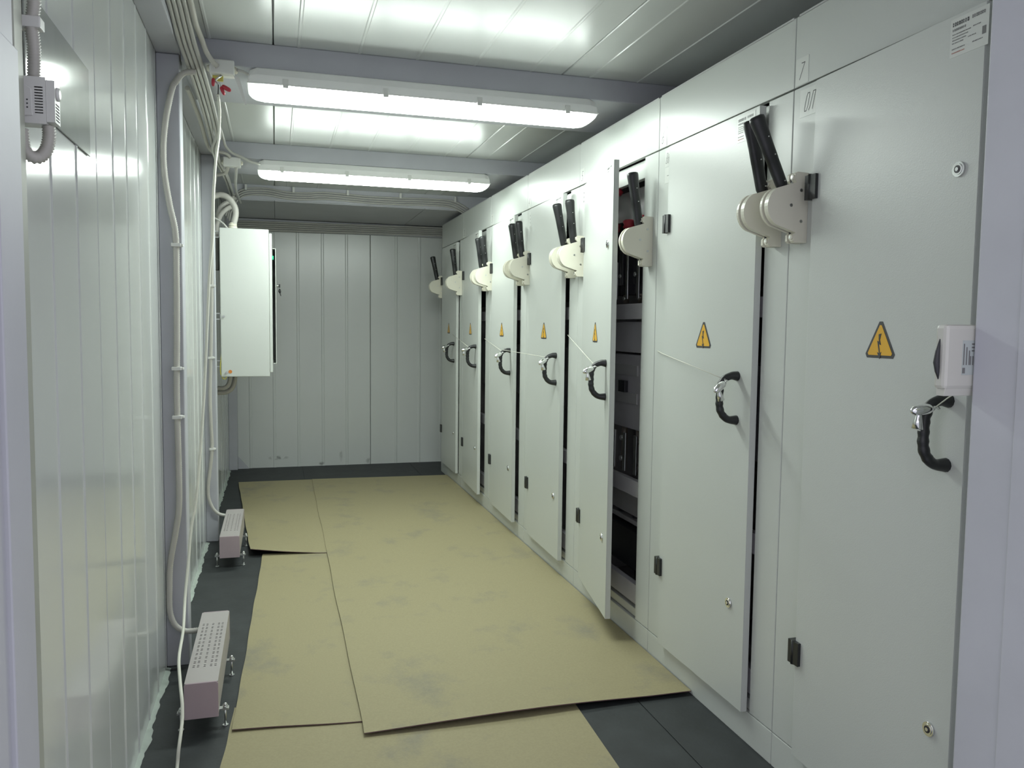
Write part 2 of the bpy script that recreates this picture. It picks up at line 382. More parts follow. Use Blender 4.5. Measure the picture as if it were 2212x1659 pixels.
def ribbed(name, u0, u1, ribs, v0, v1, to3, mat, parent, rib=0.0025, rw=0.007, back=0.03):
    # a sheet-metal sandwich panel: profile along u with shallow ribs, extruded along v; to3(u, v, d) -> world
    g = 0.0018
    prof = [(u0+g, -0.004), (u0+g+0.003, 0.0)]
    for r in sorted(ribs):
        if r - rw*1.5 > u0 + 0.01 and r + rw*1.5 < u1 - 0.01:
            prof += [(r-rw, 0.0), (r-rw*0.5, rib), (r+rw*0.5, rib), (r+rw, 0.0)]
    prof += [(u1-g-0.003, 0.0), (u1-g, -0.004)]
    prof += [(u1-g, -back), (u0+g, -back)]
    n = len(prof); mb = MB()
    vs = [to3(u, v0, d) for u, d in prof] + [to3(u, v1, d) for u, d in prof]
    fs = [(i, (i+1) % n, n+(i+1) % n, n+i) for i in range(n)] + [tuple(range(n)), tuple(range(2*n-1, n-1, -1))]
    mb.add(vs, fs)
    return mb.build(name, mat, parent)

# floor: slab with dark rubber strips laid along the corridor
floor = struct(box_obj('floor', (XL-0.02, XR, YF-0.05, YB+0.05, -0.12, -0.004), M_FLOOR))
for (a, b) in ((XL+0.002, 0.215), (0.219, 1.183), (1.187, XR-0.002)):
    for (y0, y1) in ((YF, 4.62), (4.623, YB)):
        box_obj('rubber_strip', (a, b, y0, y1, -0.0038, 0.0), M_FLOOR, floor, 0.001)
ground = struct(box_obj('ground', (-6, 7, -8, YF-0.06, -0.3, -0.02), M_GROUND))

# ceiling
ceiling = struct(box_obj('ceiling', (XL-0.05, XR+0.05, YF-0.02, YB+0.05, ZC+0.032, ZC+0.09), M_DARKSTEEL))
cr = [0.09, 0.31, 0.53, 0.755, 0.985, 1.24, 1.45, 1.67, 1.88, -0.22]
for (a, b) in ((XL, 0.0), (0.0, 1.12), (1.12, XR)):
    ribbed('panel', a, b, cr, YF, YB, lambda u, v, d: (u, v, ZC - d), M_CEIL, ceiling)

# walls
wall_left = struct(box_obj('wall_left', (XL-0.09, XL-0.031, YF+0.11, YB+0.05, -0.1, ZC+0.03), M_DARKSTEEL))
yb = [1.172, 2.13, 3.16, 4.19, 5.22, 6.25, YB]
for a, b in zip(yb[:-1], yb[1:]):
    rb = [2.13 + 0.2055 * k for k in range(-5, 27)]
    ribbed('panel', a, b, rb, 0.0, ZC-0.002, lambda u, v, d: (XL + d, u, v), M_WALL_L, wall_left)
wall_back = struct(box_obj('wall_back', (XL-0.05, XR+0.05, YB+0.031, YB+0.09, -0.1, ZC+0.03), M_DARKSTEEL))
for a, b in ((XL+0.002, 0.827), (0.827, XR-0.002)):
    ribbed('panel', a, b, [-0.22, -0.018, 0.19, 0.404, 0.615, 1.06, 1.275, 1.48], 0.0, 2.18, lambda u, v, d: (u, YB - d, v), M_PANEL, wall_back, 0.0045, 0.013)
wall_right = struct(box_obj('wall_right', (XR+0.002, XR+0.06, YF-0.01, YB+0.03, -0.1, ZC+0.03), M_DARKSTEEL))

# front partition with the opening the camera looks through
wf = MB()
wf.box(-1.6, -0.31, YF, 1.17, -0.1, 2.42)
wf.box(1.20, 3.4, YF, 1.168, -0.1, 2.42)
wf.box(-0.31, 1.20, YF, 1.168, 2.24, 2.42)
wall_front = struct(wf.build('wall_front', M_JAMB, None, None, 0.004))
box_obj('jamb_plate', (-0.318, -0.304, 1.075, 1.166, -0.004, 1.615), M_JAMB, wall_front, 0.002)
box_obj('jamb_plate', (-0.312, -0.3065, 0.905, 1.052, -0.004, 2.2), M_JAMB, wall_front, 0.002)
box_obj('jamb_plate', (1.1965, 1.202, 0.905, 1.075, -0.004, 2.2), M_JAMB, wall_front, 0.002)

# steel skeleton: corner rail, columns, ceiling beams, lowered end soffit
skel = 0
def trim(dims, mat=M_STEEL, bevel=0.004):
    global skel
    skel += 1
    return struct(box_obj('trim_%d' % skel, dims, mat, None, bevel))
trim((XL, -0.316, 1.172, YB-0.001, 2.232, ZC), M_COLUMN)                   # longitudinal rail
trim((XL, -0.376, 1.42, 1.47, 0.0, 2.231), M_OLIVE)                    # column by the opening
trim((XL, -0.322, 3.18, 3.27, 0.0, 2.231), M_COLUMN)                                 # column under first beam
trim((XL, -0.334, 4.985, 5.07, 0.0, 2.231), M_COLUMN)                                # column under second beam
trim((XL, -0.328, 7.405, YB-0.001, 0.0, 2.231), M_DARKSTEEL)               # corner column
for y in (3.17, 4.885):
    trim((-0.3155, XR, y, y+0.30, 2.206, ZC))                              # beams across the ceiling
    trim((-0.3155, XR, y+0.302, y+0.53, 2.208, ZC), M_DARKSTEEL, 0.002)
soff = trim((-0.3155, XR, 6.335, YB-0.001, 2.186, ZC), M_DARKSTEEL, 0.003)
for a, b in ((-0.314, -0.002), (0.002, 1.12), (1.124, XR-0.002)):
    box_obj('soffit_sheet', (a, b, 6.337, 7.39, 2.180, 2.1855), M_SOFFIT, soff, 0.001)
trim((-0.327, XR, 7.425, YB-0.001, 2.085, 2.1795), M_DARKSTEEL, 0.002)     # lintel over the back panels
gus = MB().prism([(-0.327, 0.0), (-0.235, 0.0), (-0.327, 0.108)], 'y', 7.462, 7.4785)
skel += 1
struct(gus.build('trim_%d' % skel, M_DARKSTEEL))
# ragged painted strip at the foot of the left wall
bs = MB(); ys = [1.5 + 0.02 * i for i in range(300)]
for y, y2 in zip(ys[:-1], ys[1:]):
    if 3.17 < y2 < 3.28 or 4.97 < y2 < 5.08 or y2 > 7.38: continue
    w1 = 0.017 + 0.005 * math.sin(y*9) * math.sin(y*23+1) + 0.003 * ((hash((int(y*50), 3)) % 100) / 50 - 1)
    w2 = 0.017 + 0.005 * math.sin(y2*9) * math.sin(y2*23+1) + 0.003 * ((hash((int(y2*50), 3)) % 100) / 50 - 1)
    bs.add([(XL, y, 0.006), (XL, y2, 0.006), (XL+w2, y2, 0.0012), (XL+w1, y, 0.0012)], [(0,1,2,3)])
struct(bs.build('baseboard_left', M_GREEN_STRIP))

# ------------------------------------------------------------------ switchgear row
CW = 0.83
def bolt_sign(parent):
    # yellow triangle with a dark border and lightning bolt, on the door skin
    mb = MB()
    def tri(x, s, rnd):
        pts = []
        for k in range(3):
            a = PI/2 + k*2*PI/3
            for d in (-rnd, 0, rnd):
                aa = a + d
                pts.append((s*math.cos(aa), s*math.sin(aa)))
        return pts
    outer = tri(0, 0.054, 0.10); inner = tri(0, 0.0455, 0.06)
    mb.prism([(a, b) for a, b in outer], 'x', -0.0008, 0.0, 0)
    mb.prism([(a, b) for a, b in inner], 'x', -0.0014, -0.0008, 1)
    bolt = [(0.004, 0.026), (-0.005, 0.024), (0.004, -0.001), (-0.003, 0.001), (0.0015, -0.020), (0.006, -0.017), (0.0005, -0.034), (-0.008, -0.018), (-0.002, -0.020), (-0.009, 0.009), (-0.002, 0.006)]
    mb.prism([(-a, b) for a, b in bolt], 'x', -0.0020, -0.0014, 0)
    return mb.build('warning_sign', [M_INK, M_YELLOW], parent)

def grip_mesh():
    mb = MB()
    pts = spline([(0,0,0.067),(-0.022,0,0.068),(-0.046,0,0.057),(-0.058,0,0.034),(-0.060,0,0.0),(-0.059,0,-0.028),(-0.050,0,-0.050),(-0.030,0,-0.066),(0,0,-0.069)], 0.004)
    n = len(pts)
    rr = []
    for i, p in enumerate(pts):
        r = 0.0114 + 0.0008 * math.sin(i * 1.35) * (1 if 0.25 < i/n < 0.75 else 0)
        e = min(i, n-1-i)
        if e < 6: r += 0.004 * (1 - e/6)
        rr.append(r)
    mb.tube(pts, rr, 12)
    return mb
def lock_mesh():
    mb = MB()
    mb.cyl((0,0,0), (-0.005,0,0), 0.0155, 20, 0)
    mb.cyl((-0.005,0,0), (-0.0065,0,0), 0.0115, 20, 0)
    mb.cyl((-0.0065,0,0), (-0.0072,0,0), 0.008, 16, 1)
    mb.cyl((-0.0072,0,0), (-0.0085,0,0), 0.004, 12, 0)
    return mb
def hinge_mesh():
    mb = MB()
    mb.box(-0.034, -0.0015, -0.026, -0.001, -0.032, 0.032)
    mb.box(-0.034, 0.0, 0.001, 0.018, -0.032, 0.032)
    mb.cyl((-0.030,0,-0.0335), (-0.030,0,0.0335), 0.0065, 10)
    return mb
HOUSE = [(0,0.092),(-0.034,0.094),(-0.042,0.088),(-0.042,0.072),(-0.036,0.066)]
for k in range(15):
    a = math.radians(120 + k * 120/14)
    HOUSE.append((-0.068 + 0.056*math.cos(a), -0.001 + 0.056*math.sin(a)))
HOUSE += [(-0.036,-0.068),(-0.042,-0.074),(-0.042,-0.090),(-0.036,-0.095),(0,-0.095)]
def switch_meshes():
    mb = MB()
    mb.prism(HOUSE, 'y', -0.022, -0.005)
    mb.prism([(x*0.90, z*0.88) for x, z in HOUSE], 'y', -0.005, 0.005, 1)
    mb.prism([(x*1.01, z) for x, z in HOUSE], 'y', 0.005, 0.014)
    for z in (0.080, -0.080):                                  # screw bosses in the ears
        mb.cyl((-0.041, -0.012, z), (-0.046, -0.012, z), 0.0075, 12, 0)
        mb.cyl((-0.046, -0.012, z), (-0.0465, -0.012, z), 0.004, 10, 2)
    for x, z in ((-0.052, 0.004), (-0.022, 0.045), (-0.020, -0.038)):
        mb.cyl((x, -0.022, z), (x, -0.0232, z), 0.0045, 10, 2)
    return mb
def lever_mesh():
    mb = MB()
    L = 0.262
    zs = [0.02, 0.06, 0.068, 0.10, 0.14, 0.1405, 0.18, 0.21, 0.235, 0.25, 0.258, L]
    rs = [0.011, 0.0115, 0.0135, 0.014, 0.0143, 0.0146, 0.0150, 0.0158, 0.0172, 0.0180, 0.0170, 0.011]
    mb.tube([(0,0,z) for z in zs], rs, 14, 0, True, 1.28)
    for z in (0.075, 0.15, 0.20):
        mb.cyl((0.004, -0.010, z), (0.004, -0.0172, z), 0.0018, 8, 1)
    mb.box(-0.018, 0.018, -0.002, 0.002, 0.139, 0.141, 0)
    return mb

proto = {}
def shared(key, fn, mats):
    if key not in proto:
        o = fn().build(key, mats); me = o.data; bpy.data.objects.remove(o); proto[key] = me
    return proto[key]
def inst(name, me, parent, loc, rot=(0,0,0)):
    o = bpy.data.objects.new(name, me); COL.objects.link(o); o.parent = parent; o.location = loc; o.rotation_euler = rot
    return o
ME_GRIP = shared('handle', grip_mesh, [M_BLACK])
ME_LOCK = shared('lock', lock_mesh, [M_CHROME, M_DARK])
ME_HINGE = shared('hinge', hinge_mesh, [M_BLACK])
ME_SWITCH = shared('switch_drive', switch_meshes, [M_CREAM, M_DARK, M_ZINC])
ME_LEVER = shared('lever', lever_mesh, [M_BLACK, M_ZINC])

def add_switch(cab, y, deg):
    s = inst('switch_drive', ME_SWITCH, cab, (-0.0005, y, 1.610))
    s['label'] = 'cream half-round switch drive housing'
    l = inst('lever', ME_LEVER, s, (-0.040, -0.0005, 0.0), (0, -math.radians(deg), 0))
    l['label'] = 'black switch lever'
    return s

def card(parent, name, x, y_left, z0, w, h, text, tw, th, lw, lead=None):
    mb = MB().box(x-0.0008, x, y_left-w, y_left, z0, z0+h, 0)
    n = len(text); total = n*tw + (n-1)*tw*0.25 + th*0.28
    st = y_left - (w-total)/2 if lead is None else y_left - lead
    strokes(mb, text, x-0.0011, st, z0 + (h-th)/2, tw, th, lw, 1)
    return mb.build(name, [M_LABEL, M_INK], parent)

def nameplate(parent, x, y_left, z0, w, h):
    mb = MB().box(x-0.0006, x, y_left-w, y_left, z0, z0+h, 0)
    def bar(u0, u1, v, t, mi=1):
        mb.add([(x-0.0009, y_left-u0*w, z0+v*h), (x-0.0009, y_left-u1*w, z0+v*h), (x-0.0009, y_left-u1*w, z0+(v+t)*h), (x-0.0009, y_left-u0*w, z0+(v+t)*h)], [(0,1,2,3)], mi)
    rnd = random.Random(3)
    def words(u0, u1, v, t, cw, mi=1):
        u = u0
        while u < u1 - cw*0.4:
            c = cw * rnd.uniform(0.55, 0.9)
            bar(u, min(u1, u + c), v, t, mi)
            if t > 0.05: bar(u + c*0.35, u + c*0.65, v + t*0.3, t*0.35, 0)
            u += cw
    words(0.06, 0.50, 0.80, 0.10, 0.055, 1)
    words(0.57, 0.90, 0.82, 0.085, 0.05, 2)
    words(0.06, 0.42, 0.675, 0.06, 0.045, 2)
    for i in range(4): words(0.06, 0.55 - 0.06*i, 0.575 - 0.075*i, 0.028, 0.035, 2)
    words(0.60, 0.80, 0.60, 0.028, 0.035, 2); words(0.48, 0.70, 0.38, 0.028, 0.035, 2); words(0.60, 0.86, 0.20, 0.03, 0.035, 2)
    words(0.06, 0.40, 0.20, 0.03, 0.035, 2); words(0.06, 0.40, 0.10, 0.03, 0.035, 3)
    bar(0.84, 0.94, 0.30, 0.20, 2)
    return mb.build('nameplate', [M_LABEL, M_INK, M_INKGREY, M_INKRED], parent)
M_INKGREY = paint('ink_grey', (0.16, 0.16, 0.16), 0.5, 0, 1, 0, 1)
M_INKRED = paint('ink_red', (0.40, 0.16, 0.12), 0.5, 0, 1, 0, 1)

CABS = []
def cabinet(num, label, angle, near=None, far=None, func=None, dw=0.57):
    y0 = 2.0 + CW * (6 - num) if num < 7 else 2.0 - CW
    c = thing('switchgear_cabinet', label, 'cabinet', (W, y0, 0.0), 'row of grey switchgear cabinets')
    # carcass: back, sides, roof, floor pan and middle shelf edges
    mb = MB()
    mb.box(0.585, 0.60, 0.004, CW-0.004, 0.06, 2.135)
    mb.box(0.02, 0.585, 0.004, 0.012, 0.06, 2.135)
    mb.box(0.02, 0.585, CW-0.012, CW-0.004, 0.06, 2.135)
    mb.box(0.0, 0.585, 0.012, CW-0.012, 2.1355, 2.142)
    mb.box(0.02, 0.585, 0.012, CW-0.012, 0.06, 0.10)
    mb.build('carcass', M_INSIDE, c)
    box_obj('plinth', (0.0, 0.03, 0.001, CW-0.001, 0.0, 0.099), M_FRAME, c, 0.002)
    box_obj('header_panel', (0.0, 0.018, 0.0015, CW-0.0015, 1.9465, 2.138), M_FRAME, c, 0.0015)
    box_obj('frame_post', (0.0, 0.045, 0.0015, 0.119, 0.1015, 1.942), M_FRAME, c, 0.002)
    box_obj('frame_post', (0.0, 0.045, 0.702, CW-0.0015, 0.1015, 1.942), M_FRAME, c, 0.002)
    box_obj('top_rail', (0.022, 0.045, 0.1195, 0.7015, 1.872, 1.942), M_FRAME, c, 0.002)
    box_obj('bottom_rail', (0.012, 0.045, 0.1195, 0.7015, 0.1015, 0.135), M_FRAME, c, 0.002)
    # door leaf: pan with folded edges, hinged on its far side
    d = MB()
    d.box(-0.0225, -0.0205, -dw, -0.001, 0.104, 1.931)
    d.box(-0.0205, -0.001, -dw, -dw+0.002, 0.104, 1.931)
    d.box(-0.0205, -0.001, -0.003, -0.001, 0.104, 1.931)
    d.box(-0.0205, -0.001, -dw+0.002, -0.003, 0.104, 0.106)
    d.box(-0.0205, -0.001, -dw+0.002, -0.003, 1.929, 1.931)
    d.box(-0.003, -0.001, -dw+0.002, -dw+0.022, 0.106, 1.929)
    d.box(-0.003, -0.001, -0.023, -0.003, 0.106, 1.929)
    door = d.build('door', M_DOOR, c, (-0.002, 0.70, 0.0), 0.0012)
    door.rotation_euler = (0, 0, -math.radians(angle))
    fx = -0.0225
    inst('handle', ME_GRIP, door, (fx, -0.499, 1.068))
    inst('lock', ME_LOCK, door, (fx, -0.497, 1.612)); inst('lock', ME_LOCK, door, (fx, -0.490, 0.420))
    s = bolt_sign(door); s.location = (fx, -0.285, 1.247)
    nameplate(door, fx, -0.455, 1.845, 0.098, 0.078)
    for z in (1.655, 0.396):
        inst('hinge', ME_HINGE, c, (0.0, 0.702, z))
    if near is not None: add_switch(c, 0.058, near)
    if far is not None: add_switch(c, 0.772, far)
    card(c, 'number_label', 0.0, 0.823, 1.949, 0.055, 0.072, str(num), 0.018, 0.042, 0.0024)
    if func == 'VVOD':
        card(c, 'name_label', 0.0, 0.775, 1.872, 0.070, 0.060, 'Vvod', 0.0105, 0.036, 0.0017)
        card(c, 'name_label', 0.0, 0.775, 1.812, 0.070, 0.056, '-2', 0.016, 0.034, 0.0019)
    elif func == 'OL':
        card(c, 'name_label', 0.0, 0.800, 1.858, 0.085, 0.074, 'OL', 0.018, 0.046, 0.0022)
    else:
        mb = MB().box(-0.0008, 0.0, 0.715, 0.79, 1.845, 1.925, 0)
        rnd = random.Random(num)
        for r in range(3):
            y = 0.778
            while y > 0.73:
                w = rnd.uniform(0.005, 0.012); z = 1.900 - 0.02*r
                mb.add([(-0.0011, y, z), (-0.0011, y-w, z), (-0.0011, y-w, z+0.009), (-0.0011, y, z+0.009)], [(0,1,2,3)], 1)
                y -= w + 0.004
        mb.build('name_label', [M_LABEL, M_INKGREY], c)
    # inner cross members, seen through the door gaps
    for z0, z1 in ((1.315, 1.378), (0.590, 0.655), (0.150, 0.230)):
        box_obj('cross_member', (0.014, 0.042, 0.1195, 0.7015, z0, z1), M_BREAKER, c, 0.002)
    CABS.append((num, c, door))
    return c, door

cabinet(7, 'grey switchgear cabinet numbered 7, its outgoing-line plate beside a steeply tilted black lever', 1.3, None, 26, 'OL', 0.545)
cabinet(6, 'grey switchgear cabinet numbered 6 with a plate ending in -2', 0.15, 13, None, 'VVOD', 0.575)
c5, d5 = cabinet(5, 'grey switchgear cabinet with its door standing widest open', 9.8, 9, 7)
c4, d4 = cabinet(4, 'grey switchgear cabinet next to the wide open one, away from cabinet 6', 1.25, 12, 7)
c3, d3 = cabinet(3, 'grey switchgear cabinet in the very middle of the five beyond cabinet 6', 1.5, 8, 7)
c2, d2 = cabinet(2, 'grey switchgear cabinet second from the back wall, door slightly ajar', 2.5, 7, None)
c1, d1 = cabinet(1, 'grey switchgear cabinet at the back wall end of the row, door shut', 0.0, 7, 12)

# apparatus inside the open cabinet
m = MB().box(0.14, 0.16, 0.16, 0.69, 1.745, 1.87); m.build('fuse_plate', M_BREAKER, c5, None, 0.002)
for i in range(3):
    y = 0.24 + 0.15*i
    q = MB(); q.box(0.10, 0.17, y, y+0.07, 1.42, 1.70); q.box(0.085, 0.10, y+0.015, y+0.055, 1.46, 1.66, 0)
    q.cyl((0.08, y+0.035, 1.50), (0.10, y+0.035, 1.50), 0.010, 10, 1); q.cyl((0.08, y+0.035, 1.62), (0.10, y+0.035, 1.62), 0.010, 10, 1)
    q.build('fuse_switch', [M_DARK, M_ZINC], c5, None, 0.003)
    q = MB(); q.tube([(0.12, y+0.035, z) for z in (1.70, 1.712, 1.72, 1.735, 1.742)], [0.02, 0.028, 0.022, 0.028, 0.02], 12)
    q.build('insulator', M_RED, c5)
    q = MB(); q.box(0.11, 0.118, y+0.012, y+0.056, 1.385, 1.43); q.cyl((0.10, y+0.034, 1.405), (0.112, y+0.034, 1.405), 0.009, 8, 1); q.build('busbar', [M_COPPER, M_ZINC], c5)
    q = MB(); q.box(0.115, 0.124, y+0.012, y+0.056, 0.66, 0.845)
    q.cyl((0.10, y+0.034, 0.80), (0.118, y+0.034, 0.80), 0.011, 8, 1); q.cyl((0.10, y+0.034, 0.71), (0.118, y+0.034, 0.71), 0.011, 8, 1)
    q.build('busbar', [M_COPPER, M_ZINC], c5)
    q = MB(); q.tube(spline([(0.13, y+0.034, 0.58), (0.13, y+0.034, 0.5), (0.14, y+0.03, 0.42), (0.2, y+0.02, 0.3), (0.22, y+0.02, 0.11)], 0.03), 0.016, 10); q.build('power_cable', M_DARK, c5)
for i in range(4):
    y = 0.22 + 0.11*i
    MB().box(0.076, 0.082, y, y+0.022, 1.40, 1.56 + 0.03*(i % 2)).build('connecting_strip', M_ZINC, c5, None, 0.001)
    MB().box(0.09, 0.098, y+0.02, y+0.05, 0.665, 0.83).build('connecting_strip', M_ZINC, c5, None, 0.001)
q = MB().tube([(0.07, 0.46, z) for z in (1.845, 1.86, 1.868, 1.885, 1.90, 1.91)], [0.022, 0.034, 0.026, 0.034, 0.026, 0.02], 12); q.build('insulator', M_RED, c5)
q = MB(); q.box(0.10, 0.22, 0.20, 0.62, 1.175, 1.305); q.build('contactor', M_BREAKER, c5, None, 0.004)
q = MB(); q.box(0.12, 0.30, 0.15, 0.68, 0.845, 1.165)
q.build('circuit_breaker', M_BREAKER, c5, None, 0.004)
for z in (1.075, 0.955):
    MB().box(0.114, 0.1215, 0.30, 0.60, z, z+0.045).build('breaker_slot', M_INSIDE, c5, None, 0.001)
MB().box(0.104, 0.1215, 0.40, 0.47, 1.0, 1.05).build('breaker_toggle', M_DARK, c5, None, 0.002)
MB().box(0.30, 0.315, 0.03, 0.80, 0.14, 1.90).build('mounting_plate', M_INSIDE, c5)
MB().box(0.09, 0.19, 0.15, 0.69, 0.235, 0.40).build('cable_duct', M_DARK, c5, None, 0.003)
for z, h in ((0.46, 0.1), (0.42, 0.02)):
    MB().box(0.15, 0.24, 0.2, 0.66, z, z+h).build('terminal_block', M_INSIDE, c5, None, 0.003)
for num, c, door in CABS:
    if num in (2, 3, 4, 6):
        MB().box(0.12, 0.26, 0.14, 0.69, 0.845, 1.165).build('circuit_breaker', M_BREAKER, c, None, 0.004)
        MB().box(0.10, 0.17, 0.14, 0.69, 1.42, 1.70).build('fuse_switch', M_DARK, c, None, 0.003)

for ch in c5.children:      # the apparatus sits close behind the door opening
    if ch.name.split('.')[0] in ('fuse_plate','fuse_switch','insulator','busbar','contactor','circuit_breaker','breaker_slot','breaker_toggle','connecting_strip','terminal_block'):
        ch.location.x -= 0.045

# ------------------------------------------------------------------ keys hung on the handles, with their strings
def key_mesh():
    mb = MB()
    n = 14
    xs = [0, 0.004, 0.012, 0.024, 0.036, 0.046, 0.052, 0.055]
    rs = [0.003, 0.0075, 0.0105, 0.012, 0.0118, 0.0098, 0.006, 0.0015]
    mb.tube([(-0.01 - x, 0, 0.002 - 0.10*x) for x in xs], rs, n)
    mb.tube([(-0.045, 0, -0.004), (-0.045, 0, -0.012), (-0.046, 0, -0.022), (-0.0475, 0, -0.040), (-0.048, 0, -0.041)], [0.0055, 0.006, 0.008, 0.0115, 0.008], n)
    mb.tube([(-0.012, 0, 0.002), (-0.002, 0, 0.004), (0.008, 0.003, 0.0)], [0.004, 0.003, 0.003], 8)
    return mb
ME_KEY = shared('cabinet_key', key_mesh, [M_CHROME])
kinfo = {7: ('chrome cabinet key tied to the black handle of cabinet 7', 0), 6: ('chrome cabinet key on the door handle of cabinet 6', 40),
         5: ('chrome cabinet key on the handle of the wide open door', 25), 4: ('chrome cabinet key on the handle next beyond the wide open door', 35),
         3: ('chrome cabinet key on the handle of the middle one of the five far doors', 30), 2: ('chrome cabinet key on the second handle from the back wall', 10),
         1: ('chrome cabinet key on the handle nearest the back wall', 20)}
bpy.context.view_layer.update()
KEYPOS = {}
for num, c, door in CABS:
    p = door.matrix_world @ Vector((-0.0225-0.048, -0.511, 1.068 + 0.052))
    KEYPOS[num] = p
    o = bpy.data.objects.new('cabinet_key', ME_KEY); COL.objects.link(o)
    o.location = p + Vector((0.002, -0.006, 0)); o.rotation_euler = (0, math.radians(-kinfo[num][1]*0.6), math.radians(kinfo[num][1]*0.5))
    tag(o, kinfo[num][0], 'key', 'cabinet keys hung on door handles')
def string(pts, label, r=0.0016):
    o = MB().tube([Vector(p) for p in pts], r, 6).build('cord', M_CORD)
    return tag(o, label, 'cord', 'white strings between the door handles')
K = KEYPOS
def taut(p, q): return [Vector(p), Vector(p).lerp(Vector(q), 0.5), Vector(q)]
string([K[7]+Vector((-0.004,-0.008,0.004)), (1.27,1.290,1.150), (1.225,1.225,1.166)], 'short white string from the key of cabinet 7 up to the white box', 0.0014)
string([(1.3865, 2.80, 1.193), (1.3605, 2.702, 1.185), K[6]+Vector((-0.002,0,0.006))], 'white string stretched across the door of cabinet 6')
string([(1.41, 3.7845, 1.240), (1.384, 3.7825, 1.239), K[5]+Vector((0,0,0.006))], 'white string running to the handle of the wide open door')
string(taut(K[3]+Vector((0,0,0.018)), K[4]+Vector((0,0,0.006))), 'white string linking two neighbouring handles beyond the wide open door')
string([(1.41, 5.4447, 1.192), (1.384, 5.4445, 1.191), K[3]+Vector((0,0,0.006))], 'white string from the second far door gap to the next handle')
string(taut((1.362, 6.40, 1.208), K[2]+Vector((0,0,0.006))), 'faint white string between the two handles closest to the back wall')

# ------------------------------------------------------------------ lamps
def lamp(label, y, x0=-0.088, x1=1.262):
    t = thing('light_fixture', label, 'light', ((x0+x1)/2, y, 2.2055), 'tubular ceiling fixtures under the beams')
    L = (x1-x0)/2
    hw = 0.078
    # housing: shallow tray, upside down, tapering ends
    prof = [(-hw, -0.058), (-hw*0.97, -0.030), (-hw*0.78, -0.004), (-hw*0.70, 0.0), (hw*0.70, 0.0), (hw*0.78, -0.004), (hw*0.97, -0.030), (hw, -0.058)]
    st = [(-L, 0.55), (-L+0.006, 0.80), (-L+0.03, 1.0), (L-0.03, 1.0), (L-0.006, 0.80), (L, 0.55)]
    mb = MB(); n = len(prof)
    for x, s in st:
        for (a, b) in prof: mb.v.append((x, a*(0.9+0.1*s), -0.058 + (b+0.058)*s))
    for i in range(len(st)-1):
        for k in range(n):
            k2 = (k+1) % n
            mb.f.append((i*n+k, i*n+k2, (i+1)*n+k2, (i+1)*n+k)); mb.mi.append(0); mb.sm.append(False)
    mb.f.append(tuple(range(n))); mb.f.append(tuple((len(st)-1)*n + k for k in range(n))); mb.mi += [0,0]; mb.sm += [False, False]
    mb.build('housing', M_HOUSING, t)
    MB().box(-L-0.004, L+0.004, -hw-0.001, hw+0.001, -0.0635, -0.058).build('rim', M_HOUSING, t, None, 0.002)
    # diffuser: rounded trough
    dp = []
    for k in range(11):
        a = PI * k / 10
        cx = math.copysign(abs(math.cos(a))**0.55, math.cos(a)); sz = abs(math.sin(a))**0.6
        dp.append((hw*1.0*cx*(1-0.10*sz), -0.064 - 0.034*sz))
    def trough(name, stations, mat, cap=True):
        mb = MB(); n = len(dp)
        for x, s in stations:
            for (a, b) in dp: mb.v.append((x, a*(0.93+0.07*s), -0.064 + (b+0.064)*s))
        for i in range(len(stations)-1):
            for k in range(n):
                k2 = (k+1) % n
                mb.f.append((i*n+k, i*n+k2, (i+1)*n+k2, (i+1)*n+k)); mb.mi.append(0); mb.sm.append(k < n-1)
        mb.f.append(tuple(range(n))); mb.f.append(tuple((len(stations)-1)*n + k for k in range(n))); mb.mi += [0,0]; mb.sm += [False, False]
        return mb.build(name, mat, t)
    e = 0.052
    trough('diffuser', [(-L+e, 0.985), (-L+e+0.01, 1.0), (L-e-0.01, 1.0), (L-e, 0.985)], M_LAMP)
    for s in (-1, 1):
        trough('end_lens', [(s*(L-0.001), 0.25), (s*(L-0.004), 0.45), (s*(L-0.012), 0.68), (s*(L-0.026), 0.88), (s*(L-0.04), 0.96), (s*(L-e-0.0005), 0.985)], M_CLEAR)
        MB().box(s*(L-0.036)-0.008, s*(L-0.036)+0.008, -0.05, -0.035, -0.09, -0.072).build('lamp_holder', M_HOUSING, t, None, 0.002)
    for i in range(4):
        x = -L + 0.13 + i*(2*L-0.26)/3
        for sy in (-1, 1):
            MB().box(x-0.010, x+0.010, sy*(hw+0.0025)-0.002, sy*(hw+0.0025)+0.002, -0.072, -0.040).build('clip', M_WHITE, t, None, 0.001)
    return t
lamp('lit tubular fixture under the beam beside the red clips', 3.215)
lamp('lit tubular fixture under the beam closer to the back wall', 4.945)

# ------------------------------------------------------------------ beige sheets on the floor
def sheet(label, corners, base, lift, nu=28, nv=40, wob=0.0022, seed=0):
    # corners: near-left, near-right, far-right, far-left
    nl, nr, fr, fl = [Vector(c) for c in corners]
    mb = MB()
    for j in range(nv+1):
        v = j/nv
        for i in range(nu+1):
            u = i/nu
            p = (nl*(1-u)+nr*u)*(1-v) + (fl*(1-u)+fr*u)*v
            ex = wob * math.sin(v*9+seed) * math.sin(v*23+seed*2) * (1-u) * (1 if 0 < j < nv else 0.2)
            ey = wob * math.sin(u*7+seed*3) * (1 - v)
            z = base + lift(u, v)
            mb.v.append((p.x + ex, p.y + ey, max(base, z)))
    for j in range(nv):
        for i in range(nu):
            a = j*(nu+1)+i
            mb.f.append((a, a+1, a+nu+2, a+nu+1)); mb.mi.append(0); mb.sm.append(False)
    o = mb.build('floor_sheet', [M_SHEET, M_SHEET_BACK], None)
    md = o.modifiers.new('solidify', 'SOLIDIFY'); md.thickness = 0.003; md.offset = -1.0; md.material_offset = 1; md.material_offset_rim = 1
    return tag(o, label, 'sheet', 'beige sheets laid over the floor')
